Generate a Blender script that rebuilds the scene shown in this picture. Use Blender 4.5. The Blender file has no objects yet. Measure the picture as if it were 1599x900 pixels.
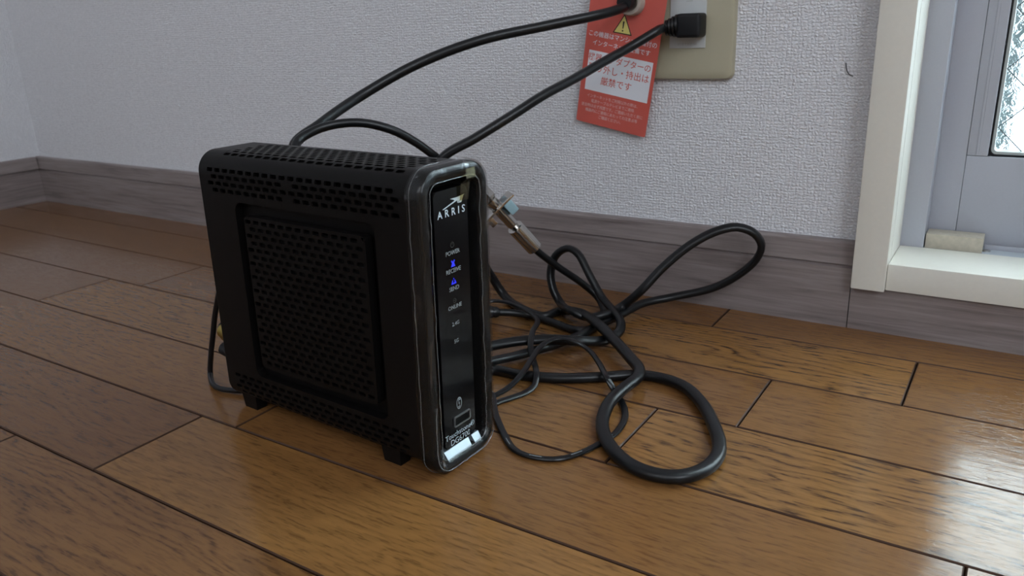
import bpy, bmesh, math, random
from mathutils import Vector, Matrix, noise
random.seed(7)
SC = bpy.context.scene
COL = SC.collection

# ------------------------------------------------------------------ camera
CP = Vector((0.2493, -0.6898, 0.2579))
FPX = 1231.24
def _basis(yaw, pitch, roll):
    cy, sy, cp, sp = math.cos(yaw), math.sin(yaw), math.cos(pitch), math.sin(pitch)
    f = Vector((sy*cp, cy*cp, sp)); r0 = Vector((cy, -sy, 0)); u0 = r0.cross(f)
    return math.cos(roll)*r0+math.sin(roll)*u0, -math.sin(roll)*r0+math.cos(roll)*u0, f
CR, CU, CF = _basis(-0.5827, -0.3239, -0.0393)
cam = bpy.data.cameras.new('camera'); cam_o = bpy.data.objects.new('camera', cam); COL.objects.link(cam_o)
M = Matrix.Identity(4)
for i in range(3):
    M[i][0] = CR[i]; M[i][1] = CU[i]; M[i][2] = -CF[i]; M[i][3] = CP[i]
cam_o.matrix_world = M
cam.sensor_width = 36; cam.lens = FPX/1599*36; cam.clip_start = 0.01
cam.dof.use_dof = True; cam.dof.focus_distance = 0.51; cam.dof.aperture_fstop = 17
SC.camera = cam_o

# ------------------------------------------------------------------ world, lights, exposure
w = bpy.data.worlds.new('sky'); SC.world = w; w.use_nodes = True
bg = w.node_tree.nodes['Background']; bg.inputs[0].default_value = (0.74, 0.86, 1.0, 1); bg.inputs[1].default_value = 2.8
def area(name, loc, target, sx, sy, power, color):
    l = bpy.data.lights.new(name, 'AREA'); l.shape = 'RECTANGLE'; l.size = sx; l.size_y = sy; l.energy = power; l.color = color
    o = bpy.data.objects.new(name, l); COL.objects.link(o); o.location = loc
    o.rotation_euler = (Vector(target)-Vector(loc)).to_track_quat('-Z', 'Y').to_euler()
    return o
area('daylight_outside_window', (0.75, 0.60, 0.95), (0.75, 0.0, 0.55), 1.3, 1.3, 20, (0.84, 0.94, 1.0))
area('fill_light_right', (1.95, -1.5, 1.35), (0.0, -0.9, 0.3), 1.5, 1.3, 24, (0.84, 0.91, 1.0))  # unseen fill light added on the right; the wall there has no window
area('fill_light_behind', (0.1, -2.9, 1.6), (-0.1, 0.0, 0.5), 1.8, 1.3, 8, (0.92, 0.94, 1.0))  # unseen fill light added behind the camera to brighten the back wall
SC.view_settings.view_transform = 'Standard'; SC.view_settings.look = 'None'
SC.view_settings.exposure = 1.0; SC.view_settings.gamma = 1.0; SC.view_settings.use_curve_mapping = False

# ------------------------------------------------------------------ helpers
def ray(px, py): return CF+CR*((px-799.5)/FPX)-CU*((py-450)/FPX)
def F(px, py, z=0.0):                      # point on a horizontal level
    d = ray(px, py); return CP+d*((z-CP.z)/d.z)
def W(px, py, y=0.0):                      # point on a plane parallel to the back wall
    d = ray(px, py); return CP+d*((y-CP.y)/d.y)

def link(o, parent=None):
    COL.objects.link(o)
    if parent: o.parent = parent
    return o
def tag(o, label=None, cat=None, group=None, kind=None):
    for k, v in (('label', label), ('category', cat), ('group', group), ('kind', kind)):
        if v: o[k] = v
    return o
def empty(name, loc=(0, 0, 0), rotz=0):
    o = bpy.data.objects.new(name, None); o.empty_display_size = .02
    o.location = loc; o.rotation_euler = (0, 0, rotz); COL.objects.link(o); return o
def mesh_obj(name, verts, faces, mat, parent=None, smooth=False, post=None):
    m = bpy.data.meshes.new(name)
    if post: verts = [post(v) for v in verts]
    m.from_pydata([tuple(v) for v in verts], [], faces); m.update()
    if mat: m.materials.append(mat)
    if smooth:
        for p in m.polygons: p.use_smooth = True
    return link(bpy.data.objects.new(name, m), parent)
def bm_obj(name, bm, mat, parent=None, smooth=False, post=None, normals=True):
    if normals: bmesh.ops.recalc_face_normals(bm, faces=bm.faces)
    if post:
        for v in bm.verts: v.co = Vector(post(v.co))
    m = bpy.data.meshes.new(name); bm.to_mesh(m); bm.free()
    for x in (mat if isinstance(mat, list) else [mat]): m.materials.append(x)
    if smooth:
        for p in m.polygons: p.use_smooth = True
        m.set_sharp_from_angle(angle=math.radians(38))
    return link(bpy.data.objects.new(name, m), parent)
def add_box(bm, lo, hi, bev=0, seg=2):
    b = bmesh.new(); bmesh.ops.create_cube(b, size=1)
    for v in b.verts: v.co = Vector([lo[i]+(v.co[i]+.5)*(hi[i]-lo[i]) for i in range(3)])
    if bev: bmesh.ops.bevel(b, geom=b.edges[:], offset=bev, segments=seg, profile=.6, affect='EDGES')
    join(bm, b)
def join(bm, b, mtx=None, mi=0):
    mp = {}
    for v in b.verts: mp[v] = bm.verts.new(mtx @ v.co if mtx else v.co)
    for f in b.faces:
        try:
            n = bm.faces.new([mp[v] for v in f.verts]); n.material_index = mi or f.material_index
        except ValueError: pass
    b.free()
def box(name, lo, hi, mat, parent=None, bev=0, seg=2, post=None):
    bm = bmesh.new(); add_box(bm, lo, hi, bev, seg); return bm_obj(name, bm, mat, parent, bev > 0, post)
def rrect(x0, x1, y0, y1, r, n=6):
    P = []
    for cx, cy, a in ((x1-r, y1-r, 0), (x0+r, y1-r, 90), (x0+r, y0+r, 180), (x1-r, y0+r, 270)):
        for k in range(n+1):
            t = math.radians(a+90*k/n); P.append((cx+r*math.cos(t), cy+r*math.sin(t)))
    return P
def spline(P, step=.004, closed=False):
    P = [Vector(p) for p in P]; out = []
    n = len(P)
    for i in range(n-1):
        p0 = P[i-1] if i > 0 else P[0]*2-P[1]
        p1, p2 = P[i], P[i+1]; p3 = P[i+2] if i+2 < n else P[-1]*2-P[-2]
        # centripetal Catmull-Rom
        t0 = 0; t1 = t0+max((p1-p0).length, 1e-6)**.5; t2 = t1+max((p2-p1).length, 1e-6)**.5; t3 = t2+max((p3-p2).length, 1e-6)**.5
        k = max(2, int((p2-p1).length/step))
        for j in range(k):
            t = t1+(t2-t1)*j/k
            a1 = p0*((t1-t)/(t1-t0))+p1*((t-t0)/(t1-t0)); a2 = p1*((t2-t)/(t2-t1))+p2*((t-t1)/(t2-t1)); a3 = p2*((t3-t)/(t3-t2))+p3*((t-t2)/(t3-t2))
            b1 = a1*((t2-t)/(t2-t0))+a2*((t-t0)/(t2-t0)); b2 = a2*((t3-t)/(t3-t1))+a3*((t-t1)/(t3-t1))
            out.append(b1*((t2-t)/(t2-t1))+b2*((t-t1)/(t2-t1)))
    out.append(P[-1]); return out
def sweep(bm, pts, sec, up=Vector((0, 0, 1))):
    n = len(pts); rings = []; U = None
    for i, p in enumerate(pts):
        t = (pts[min(i+1, n-1)]-pts[max(i-1, 0)]).normalized()
        if U is None: U = (up-t*up.dot(t)).normalized()
        else: U = (U-t*U.dot(t)).normalized()
        V = t.cross(U)
        rings.append([bm.verts.new(p+V*a+U*b) for a, b in sec])
    k = len(sec)
    for i in range(n-1):
        for j in range(k): bm.faces.new((rings[i][j], rings[i][(j+1) % k], rings[i+1][(j+1) % k], rings[i+1][j]))
    bm.faces.new(rings[0][::-1]); bm.faces.new(rings[-1])
def circ(r, n=12, rx=None): return [((rx or r)*math.cos(2*math.pi*i/n), r*math.sin(2*math.pi*i/n)) for i in range(n)]
def twin(w, h, n=16):          # flat two-core section with a shallow waist
    S = []
    for i in range(n):
        a = 2*math.pi*i/n; x = w*math.cos(a); y = h*math.sin(a)
        if abs(math.cos(a)) < .3: y *= .86
        S.append((x, math.copysign(abs(y)**.8*h**.2, y)))
    return S
def cable(name, P, sec, mat, parent=None, up=Vector((0, 0, 1)), step=.004):
    bm = bmesh.new(); sweep(bm, spline(P, step), sec, up); return bm_obj(name, bm, mat, parent, True)
def lathe_bm(prof, n=24):       # prof: (radius, height along +z)
    bm = bmesh.new(); R = []
    for r, z in prof: R.append([bm.verts.new((r*math.cos(2*math.pi*i/n), r*math.sin(2*math.pi*i/n), z)) for i in range(n)])
    for a, b in zip(R, R[1:]):
        for i in range(n): bm.faces.new((a[i], a[(i+1) % n], b[(i+1) % n], b[i]))
    bm.faces.new(R[0][::-1]); bm.faces.new(R[-1]); return bm
def align(p, d):                # matrix placing +z along d at p
    q = Vector(d).to_track_quat('Z', 'Y').to_matrix().to_4x4(); q.translation = Vector(p); return q
def lathe(name, prof, p, d, mat, parent=None, n=24):
    b = lathe_bm(prof, n); bm = bmesh.new(); join(bm, b, align(p, d)); return bm_obj(name, bm, mat, parent, True)
def prism(bm, poly, z0, z1):
    a = [bm.verts.new((x, y, z0)) for x, y in poly]; b = [bm.verts.new((x, y, z1)) for x, y in poly]
    n = len(poly)
    bm.faces.new(a[::-1]); bm.faces.new(b)
    for i in range(n): bm.faces.new((a[i], a[(i+1) % n], b[(i+1) % n], b[i]))
def ring_prism(bm, outer, inner, z0, z1):
    n = len(outer); L = [[bm.verts.new((x, y, z)) for x, y in c] for c, z in ((outer, z0), (outer, z1), (inner, z1), (inner, z0))]
    for k in range(4):
        A, B = L[k], L[(k+1) % 4]
        for i in range(n): bm.faces.new((A[i], A[(i+1) % n], B[(i+1) % n], B[i]))
DG = None
def text_bm(s, size, sx=1.0, spacing=1.0, bold=0.0, align_x='CENTER'):
    c = bpy.data.curves.new('t', 'FONT'); c.body = s; c.size = size; c.align_x = align_x; c.align_y = 'CENTER'
    c.space_character = spacing; c.offset = bold; c.resolution_u = 3
    o = bpy.data.objects.new('t', c); COL.objects.link(o)
    dg = bpy.context.evaluated_depsgraph_get(); m = bpy.data.meshes.new_from_object(o.evaluated_get(dg))
    bm = bmesh.new(); bm.from_mesh(m)
    for v in bm.verts: v.co.x *= sx
    bpy.data.objects.remove(o); bpy.data.curves.remove(c); bpy.data.meshes.remove(m)
    for f in bm.faces: f.material_index = 0
    return bm

# ------------------------------------------------------------------ materials
class NT:
    def __init__(s, name):
        s.m = bpy.data.materials.new(name); s.m.use_nodes = True; s.t = s.m.node_tree
        s.b = s.t.nodes['Principled BSDF']; s.out = s.t.nodes['Material Output']
    def n(s, typ, **kw):
        x = s.t.nodes.new(typ)
        for k, v in kw.items():
            if k.startswith('_'): setattr(x, k[1:], v)
            else:
                key = int(k[1:]) if k[0] == 'i' and k[1:].isdigit() else k.replace('__', ' ')
                if hasattr(v, 'is_output') or isinstance(v, bpy.types.NodeSocket): s.t.links.new(v, x.inputs[key])
                else: x.inputs[key].default_value = v
        return x
    def l(s, a, b): s.t.links.new(a, b)
    def math(s, op, a, b=0.0, c=None, clamp=False):
        x = s.n('ShaderNodeMath', _operation=op, _use_clamp=clamp)
        for i, v in enumerate((a, b, c)):
            if v is None: continue
            if isinstance(v, bpy.types.NodeSocket): s.l(v, x.inputs[i])
            else: x.inputs[i].default_value = v
        return x.outputs[0]
    def ramp(s, fac, stops):
        x = s.n('ShaderNodeValToRGB'); s.l(fac, x.inputs[0]); e = x.color_ramp.elements
        while len(e) < len(stops): e.new(.5)
        for i, (p, c) in enumerate(stops):
            e[i].position = p; e[i].color = c if len(c) == 4 else (*c, 1)
        return x.outputs[0]
    def mix(s, fac, a, b, mode='MIX'):
        x = s.n('ShaderNodeMix', _data_type='RGBA', _blend_type=mode)
        for i, v in ((0, fac), (6, a), (7, b)):
            if isinstance(v, bpy.types.NodeSocket): s.l(v, x.inputs[i])
            else: x.inputs[i].default_value = v if i == 0 or len(v) == 4 else (*v, 1)
        return x.outputs[2]
    def mapping(s, vec, scale):
        x = s.n('ShaderNodeMapping'); s.l(vec, x.inputs[0]); x.inputs['Scale'].default_value = scale; return x.outputs[0]
    def noise(s, vec, scale=1, detail=3, rough=.5, dist=0):
        x = s.n('ShaderNodeTexNoise'); s.l(vec, x.inputs['Vector']); x.inputs['Scale'].default_value = scale
        x.inputs['Detail'].default_value = detail; x.inputs['Roughness'].default_value = rough; x.inputs['Distortion'].default_value = dist
        return x.outputs[0]
    def bump(s, h, strength, dist):
        x = s.n('ShaderNodeBump'); s.l(h, x.inputs['Height']); x.inputs['Strength'].default_value = strength
        x.inputs['Distance'].default_value = dist; s.l(x.outputs[0], s.b.inputs['Normal']); return x
def plain(name, col, rough=.5, metal=0, bumpy=0, bscale=800, spec=.5, var=.06, coat=0):
    k = NT(name); g = k.n('ShaderNodeTexCoord').outputs['Object']
    nz = k.noise(g, bscale, 2)
    c0 = tuple(max(0, c*(1-var)) for c in col); c1 = tuple(min(1, c*(1+var)) for c in col)
    k.l(k.mix(nz, c0, c1), k.b.inputs['Base Color'])
    k.b.inputs['Roughness'].default_value = rough; k.b.inputs['Metallic'].default_value = metal
    k.b.inputs['Specular IOR Level'].default_value = spec; k.b.inputs['Coat Weight'].default_value = coat
    if bumpy: k.bump(nz, bumpy, .0004)
    return k.m

def mat_wallpaper():
    k = NT('woven_wallpaper'); g = k.n('ShaderNodeTexCoord').outputs['Object']
    a = k.noise(k.mapping(g, (400, 400, 230)), 1, 2, .5, .4)
    b = k.noise(k.mapping(g, (230, 230, 400)), 1, 2, .5, .4)
    fine = k.noise(g, 1500, 2)
    big = k.noise(g, 90, 3)
    dn = k.n('ShaderNodeTexNoise'); k.l(g, dn.inputs['Vector']); dn.inputs['Scale'].default_value = 160; dn.inputs['Detail'].default_value = 2
    dv = k.n('ShaderNodeVectorMath', _operation='MULTIPLY_ADD'); k.l(dn.outputs['Color'], dv.inputs[0]); dv.inputs[1].default_value = (.0042, .0042, .0042); k.l(g, dv.inputs[2])
    sp = k.n('ShaderNodeSeparateXYZ'); k.l(dv.outputs[0], sp.inputs[0])
    sx = k.math('ABSOLUTE', k.math('SINE', k.math('MULTIPLY', k.math('ADD', sp.outputs[0], sp.outputs[1]), math.pi/.0031)))
    sz = k.math('ABSOLUTE', k.math('SINE', k.math('MULTIPLY', sp.outputs[2], math.pi/.0027)))
    cell = k.math('MULTIPLY', k.math('POWER', sx, .6), k.math('POWER', sz, .6))
    h = k.math('MULTIPLY', k.math('MAXIMUM', a, b), .75); h = k.math('MULTIPLY_ADD', cell, .22, h); h = k.math('MULTIPLY_ADD', fine, .08, h); h = k.math('MULTIPLY_ADD', big, .2, h)
    s = k.n('ShaderNodeMapRange'); k.l(h, s.inputs[0]); s.inputs[1].default_value = .55; s.inputs[2].default_value = .95
    k.l(k.mix(s.outputs[0], (.66, .66, .685), (.80, .80, .825)), k.b.inputs['Base Color'])
    k.b.inputs['Roughness'].default_value = .75; k.b.inputs['Specular IOR Level'].default_value = .25
    k.bump(s.outputs[0], 1.0, .0011)
    return k.m
def mat_plank():
    k = NT('oak_plank'); g = k.n('ShaderNodeTexCoord').outputs['Object']
    def attr(n):
        x = k.n('ShaderNodeAttribute', _attribute_type='OBJECT', _attribute_name=n); return x.outputs['Fac']
    tone, seed, fig = attr('tone'), attr('seed'), attr('figure')
    cmb = k.n('ShaderNodeCombineXYZ'); k.l(k.math('MULTIPLY', seed, 3.7), cmb.inputs[0]); k.l(k.math('MULTIPLY', seed, 1.3), cmb.inputs[1]); k.l(seed, cmb.inputs[2])
    vec = k.n('ShaderNodeVectorMath', _operation='ADD'); k.l(g, vec.inputs[0]); k.l(cmb.outputs[0], vec.inputs[1]); v = vec.outputs[0]
    # growth rings: distorted bands across the plank
    low = k.noise(k.mapping(v, (5, 22, 1)), 1, 2, .5, .3)
    sep = k.n('ShaderNodeSeparateXYZ'); k.l(v, sep.inputs[0])
    ph = k.math('MULTIPLY_ADD', low, 11.0, k.math('MULTIPLY', sep.outputs[1], 95.0))
    wob = k.noise(k.mapping(v, (60, 260, 1)), 1, 3, .6)
    ph = k.math('MULTIPLY_ADD', wob, .9, ph)
    rings = k.math('SINE', k.math('MULTIPLY', ph, 6.2832/1.0))
    rings = k.math('MULTIPLY_ADD', rings, .5, .5); rings = k.math('POWER', rings, 2.5)
    pores = k.noise(k.mapping(v, (70, 560, 1)), 1, 2, .6)
    pores = k.ramp(pores, [(.52, (0, 0, 0)), (.60, (1, 1, 1))])
    long = k.noise(k.mapping(v, (14, 330, 1)), 1, 3, .6)
    amt = k.math('MULTIPLY', pores, k.math('MULTIPLY_ADD', k.math('MULTIPLY', rings, fig), .75, .45))
    amt = k.math('MULTIPLY_ADD', k.math('MULTIPLY', rings, fig), .50, k.math('MULTIPLY', amt, .55))
    base = k.mix(tone, (.155, .067, .024), (.285, .138, .040))
    base = k.mix(k.math('MULTIPLY', long, .55), base, (.098, .040, .013))
    blot = k.noise(v, 9, 2); base = k.mix(k.math('MULTIPLY', blot, .3), base, (.185, .093, .034))
    col = k.mix(k.math('MULTIPLY', amt, .80, clamp=True), base, (.040, .017, .008))
    k.l(col, k.b.inputs['Base Color'])
    rg = k.noise(g, 25, 4, .6); k.l(k.math('MULTIPLY_ADD', rg, .12, .09), k.b.inputs['Roughness'])
    k.b.inputs['Specular IOR Level'].default_value = .38
    wv = k.noise(k.mapping(v, (25, 120, 1)), 1, 2)
    h = k.math('MULTIPLY_ADD', pores, -.22, k.math('MULTIPLY', wv, .9))
    k.bump(h, .35, .0005)
    return k.m
def mat_baseboard():
    k = NT('mauve_wood_grain_vinyl'); g = k.n('ShaderNodeTexCoord').outputs['Object']
    a = k.noise(k.mapping(g, (14, 14, 330)), 1, 4, .65, .5)
    b = k.noise(k.mapping(g, (4, 4, 60)), 1, 3, .5, .3)
    f = k.math('MULTIPLY_ADD', b, .5, k.math('MULTIPLY', a, .6))
    c = k.ramp(f, [(.36, (.110, .089, .085)), (.50, (.195, .160, .153)), (.66, (.26, .222, .215))])
    k.l(c, k.b.inputs['Base Color']); k.b.inputs['Roughness'].default_value = .42; k.bump(a, .15, .0004)
    return k.m
def mat_glass():
    k = NT('patterned_wire_glass'); k.t.nodes.remove(k.b)
    g = k.n('ShaderNodeTexCoord').outputs['Object']
    nz = k.noise(g, 120, 3, .6, .5); bp = k.n('ShaderNodeBump'); k.l(nz, bp.inputs['Height']); bp.inputs['Strength'].default_value = 1; bp.inputs['Distance'].default_value = .0014
    rf = k.n('ShaderNodeBsdfRefraction'); rf.inputs['IOR'].default_value = 1.35; rf.inputs['Roughness'].default_value = .05; rf.inputs[0].default_value = (.93, .97, .96, 1); k.l(bp.outputs[0], rf.inputs['Normal'])
    tr = k.n('ShaderNodeBsdfTransparent'); tr.inputs[0].default_value = (.9, .95, .94, 1)
    gl = k.n('ShaderNodeBsdfGlossy'); gl.inputs['Roughness'].default_value = .15; k.l(bp.outputs[0], gl.inputs['Normal'])
    m1 = k.n('ShaderNodeMixShader'); m1.inputs[0].default_value = .35; k.l(rf.outputs[0], m1.inputs[1]); k.l(tr.outputs[0], m1.inputs[2])
    m2 = k.n('ShaderNodeMixShader'); m2.inputs[0].default_value = .08; k.l(m1.outputs[0], m2.inputs[1]); k.l(gl.outputs[0], m2.inputs[2])
    k.l(m2.outputs[0], k.out.inputs[0]); return k.m
def mat_film(name, tint, gloss, bscale=260, bd=.002, rough=.12, fk=.42, veil=.07):
    k = NT(name); k.t.nodes.remove(k.b)
    g = k.n('ShaderNodeTexCoord').outputs['Object']
    nz = k.noise(k.mapping(g, (1, 1, .35)), bscale, 2, .5, .3); bp = k.n('ShaderNodeBump'); k.l(nz, bp.inputs['Height']); bp.inputs['Strength'].default_value = 1; bp.inputs['Distance'].default_value = bd
    tr = k.n('ShaderNodeBsdfTransparent'); tr.inputs[0].default_value = tint
    gl = k.n('ShaderNodeBsdfGlossy'); gl.inputs['Roughness'].default_value = rough; gl.inputs[0].default_value = (.9, .93, .95, 1); k.l(bp.outputs[0], gl.inputs['Normal'])
    fr = k.n('ShaderNodeFresnel'); fr.inputs[0].default_value = 1.5; k.l(bp.outputs[0], fr.inputs['Normal'])
    fac = k.math('MULTIPLY_ADD', fr.outputs[0], fk, k.math('MULTIPLY', k.ramp(k.noise(k.mapping(g, (1, 1, .3)), 110, 2, .5, .6), [(.58, (0, 0, 0)), (.75, (1, 1, 1))]), gloss), clamp=True)
    m1 = k.n('ShaderNodeMixShader'); k.l(fac, m1.inputs[0]); k.l(tr.outputs[0], m1.inputs[1]); k.l(gl.outputs[0], m1.inputs[2])
    df = k.n('ShaderNodeBsdfDiffuse'); df.inputs[0].default_value = (.5, .5, .5, 1); m2 = k.n('ShaderNodeMixShader'); m2.inputs[0].default_value = veil; k.l(m1.outputs[0], m2.inputs[1]); k.l(df.outputs[0], m2.inputs[2])
    k.l(m2.outputs[0], k.out.inputs[0]); return k.m
def mat_emit(name, col, s):
    k = NT(name); k.b.inputs['Base Color'].default_value = (0.005, 0.005, 0.02, 1); k.b.inputs['Emission Color'].default_value = (*col, 1); k.b.inputs['Emission Strength'].default_value = s; return k.m

WALL = mat_wallpaper(); PLANK = mat_plank(); BASEB = mat_baseboard(); GLASS = mat_glass()
CREAM = plain('cream_painted_wood', (.72, .70, .63), .45, bumpy=.15, bscale=300, var=.03)
ALU = plain('grey_lilac_aluminium', (.40, .412, .46), .5, .1, bumpy=.05, bscale=600, var=.03)
ALU2 = plain('pale_track_aluminium', (.50, .55, .60), .42, .2, var=.03)
GASKET = plain('dark_rubber_gasket', (.006, .0065, .008), .5, spec=.3)
RUBBER = plain('grey_glazing_bead', (.42, .46, .45), .5)
BLOCKW = plain('raw_pale_wood', (.45, .41, .33), .6, bumpy=.3, bscale=250, var=.2)
BLACK = plain('black_matt_plastic', (.0042, .0037, .0036), .40, bumpy=.10, bscale=2500, spec=.13)
BLACK2 = plain('black_inner_plastic', (.0015, .0015, .0015), .7, spec=.15)
PIANO = plain('black_glossy_plastic', (.0090, .0088, .0086), .16, var=.02, spec=.3)
PLATE = plain('black_display_plastic', (.0030, .0030, .0036), .20, var=.02, spec=.16)
CHIN = plain('silver_bezel_chin', (.34, .385, .41), .34, .5)
PRINT = plain('white_print', (.42, .48, .52), .5)
PRINTG = plain('grey_print', (.19, .205, .21), .5)
DIM = plain('unlit_icon_print', (.014, .013, .010), .5)
BLUE = mat_emit('blue_led_light', (.02, .03, 1.0), .42)
BLUE2 = mat_emit('blue_led_leak', (.01, .015, .9), .018)
CABLE = plain('black_cable_rubber', (.0035, .0042, .0052), .36, bumpy=.05, bscale=900, spec=.4)
CORD = plain('black_thin_cord_vinyl', (.0035, .004, .005), .30, spec=.4)
BRASS = plain('brass_plated_metal', (.40, .30, .085), .3, 1.0)
CHROME = plain('nickel_plated_metal', (.58, .56, .53), .12, 1.0)
BLUERING = plain('pale_blue_plastic', (.30, .45, .50), .35)
BEIGE = plain('beige_switch_plate_plastic', (.385, .355, .255), .38, var=.02)
MODULE = plain('grey_metal_socket_module', (.53, .55, .55), .4, .1, var=.02)
MODPRINT = plain('grey_module_print', (.33, .34, .33), .5)
RED = plain('red_laminated_card', (.60, .115, .090), .30, var=.04, coat=.3)
WHITE = plain('white_card_print', (.76, .78, .83), .4, var=.02)
PINKW = plain('white_small_print', (.72, .50, .48), .4, var=.02)
YEL = plain('yellow_warning_print', (.72, .63, .20), .4, var=.02)
INK = plain('black_print', (.015, .015, .015), .4)
JACKC = plain('cream_jack_collar', (.42, .36, .31), .45)
STEEL = plain('screw_steel', (.45, .45, .44), .3, 1.0)
FILM = mat_film('clear_crinkled_film', (.93, .93, .93, 1), .20, 40, .0022, .18, .40, 0.0)
TAPE = mat_film('amber_clear_tape', (.82, .76, .58, 1), .0, 120, .0004, .25, .12, .02)
CREASE = mat_film('film_crease_glint', (.8, .8, .8, 1), .5, 300, .001, .2, .7, .16)  # pale creases: the film's bright edge highlights are put into this material
SEAM = plain('dark_stained_plank_edge', (.052, .024, .012), .5, spec=.25)
PLAINW = plain('white_room_paint', (.70, .69, .68), .8)
DARKSUB = plain('dark_subfloor', (.03, .018, .010), .8)
EXT = plain('grey_green_exterior_wall', (.13, .17, .165), .8, var=.2, bscale=30)

# ------------------------------------------------------------------ room shell
XL, XR, YF, ZC = -1.1528, 2.0, -3.0, 2.4
WX0, WX1, WZ0, WZ1 = 0.160, 1.36, 0.045, 1.30     # window opening
fl = box('floor', (XL-.1, YF-.1, -.06), (XR+.1, .1, -.006), DARKSUB); tag(fl, kind='structure')
bm = bmesh.new()
add_box(bm, (XL-.1, 0, 0), (WX0, .12, ZC)); add_box(bm, (WX1, 0, 0), (XR+.1, .12, ZC))
add_box(bm, (WX0, 0, 0), (WX1, .12, WZ0)); add_box(bm, (WX0, 0, WZ1), (WX1, .12, ZC))
tag(bm_obj('wall_back', bm, WALL), kind='structure')
tag(box('wall_left', (XL-.1, YF-.1, 0), (XL, 0, ZC), WALL), kind='structure')
tag(box('wall_right', (XR, YF-.1, 0), (XR+.1, 0, ZC), PLAINW), kind='structure')
tag(box('wall_front', (XL, YF-.1, 0), (XR, YF, ZC), PLAINW), kind='structure')
tag(box('ceiling', (XL-.1, YF-.1, ZC), (XR+.1, .12, ZC+.05), PLAINW), kind='structure')

# floor planks: rows parallel to the back wall, each plank one object
PWID = .0823; Y0 = -.0597
joints = {-1: [.0411, -.62, .70], 0: [.2035, -.458], 1: [.1156, -.545], 2: [.0601, -.6013], 3: [.2541, -.1825, -.844], 4: [-.2179, .4435], 5: [-.311, .35]}
tones = {(-1, 0): (.15, .2), (-1, 1): (.25, .2), (0, 0): (.35, .45), (0, 1): (.95, 1.0), (1, 0): (.30, .25), (1, 1): (.35, .5), (2, 0): (.3, .1), (2, 1): (.75, .55), (2, 2): (.95, 1.0),
         (3, 0): (.22, .4), (3, 1): (.42, .3), (3, 2): (.45, .4), (4, 0): (.12, .5), (4, 1): (1.0, .45), (5, 0): (.3, .6), (5, 1): (.35, .75)}
rows = int((-YF+Y0)/PWID)+1
for k in range(-1, rows):
    y1 = -.002 if k < 0 else Y0-PWID*k
    y0 = Y0 if k < 0 else max(YF, Y0-PWID*(k+1))
    js = sorted(joints.get(k, [XL+random.uniform(.1, .66)]))
    a = js[0]
    while a-.6614 > XL+.05: a -= .6614; js.append(a)
    a = max(js)
    while a+.6614 < XR-.05: a += .6614; js.append(a)
    js = [XL]+sorted(js)+[XR]
    base = [j for j in js if j > -.9]
    for i in range(len(js)-1):
        x0, x1 = js[i], js[i+1]; g = .0005
        # index among the listed joints
        lj = sorted(joints.get(k, [])); idx = sum(1 for j in lj if j <= x0+1e-6)
        if k == 2: idx = max(0, idx)
        tn = tones.get((k, idx), (random.uniform(.1, .9), random.uniform(.2, .9)))
        b = bmesh.new(); dz = 0
        lo = (x0+g, y0+g, -.012); hi = (x1-g, y1-g, dz); c = .0007
        P = [(lo[0], lo[1], lo[2]), (hi[0], lo[1], lo[2]), (hi[0], hi[1], lo[2]), (lo[0], hi[1], lo[2])]
        Q = [(x, y, hi[2]-c) for x, y, z in P]; T = [(lo[0]+c, lo[1]+c, hi[2]), (hi[0]-c, lo[1]+c, hi[2]), (hi[0]-c, hi[1]-c, hi[2]), (lo[0]+c, hi[1]-c, hi[2])]
        vs = P+Q+T; fs = [(3, 2, 1, 0), (8, 9, 10, 11)]
        for s in (0, 4):
            for q in range(4): fs.append((s+q, s+(q+1) % 4, s+4+(q+1) % 4, s+4+q))
        b.free()
        o = mesh_obj('plank', vs, fs, PLANK, fl); o.data.materials.append(SEAM); [setattr(p_, 'material_index', 1) for p_ in o.data.polygons[2:]]; o['tone'] = tn[0]; o['figure'] = tn[1]; o['seed'] = random.uniform(0, 10)

# baseboards (grooved profile)
PROF = [(0, 0), (-.0100, 0), (-.0100, .0525), (-.0072, .0534), (-.0072, .0543), (-.0096, .0555), (-.0078, .0730), (-.0060, .0750), (0, .0750)]
PROF2 = [(0, 0), (-.0100, 0), (-.0100, .0370), (-.0095, .0378), (0, .0378)]
def board(name, prof, x0, x1, parent=None, along='x', x=0):
    vs = []; n = len(prof)
    for s in (x0, x1):
        for d, z in prof: vs.append((s, d, z) if along == 'x' else (x-d, s, z))
    fs = [tuple(range(n))[::-1], tuple(range(n, 2*n))]+[(i, (i+1) % n, n+(i+1) % n, n+i) for i in range(n)]
    bm = bmesh.new(); V = [bm.verts.new(v) for v in vs]
    for f in fs: bm.faces.new([V[i] for i in f])
    return bm_obj(name, bm, BASEB, parent)
bb = empty('baseboard_back'); tag(bb, kind='structure')
board('board', PROF, XL+.0002, .1422, bb); board('board', PROF2, .1430, 1.385, bb); board('board', PROF, 1.3858, XR, bb)
bl = empty('baseboard_left'); tag(bl, kind='structure')
board('board', PROF, YF, -.0103, bl, 'y', XL)

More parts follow.
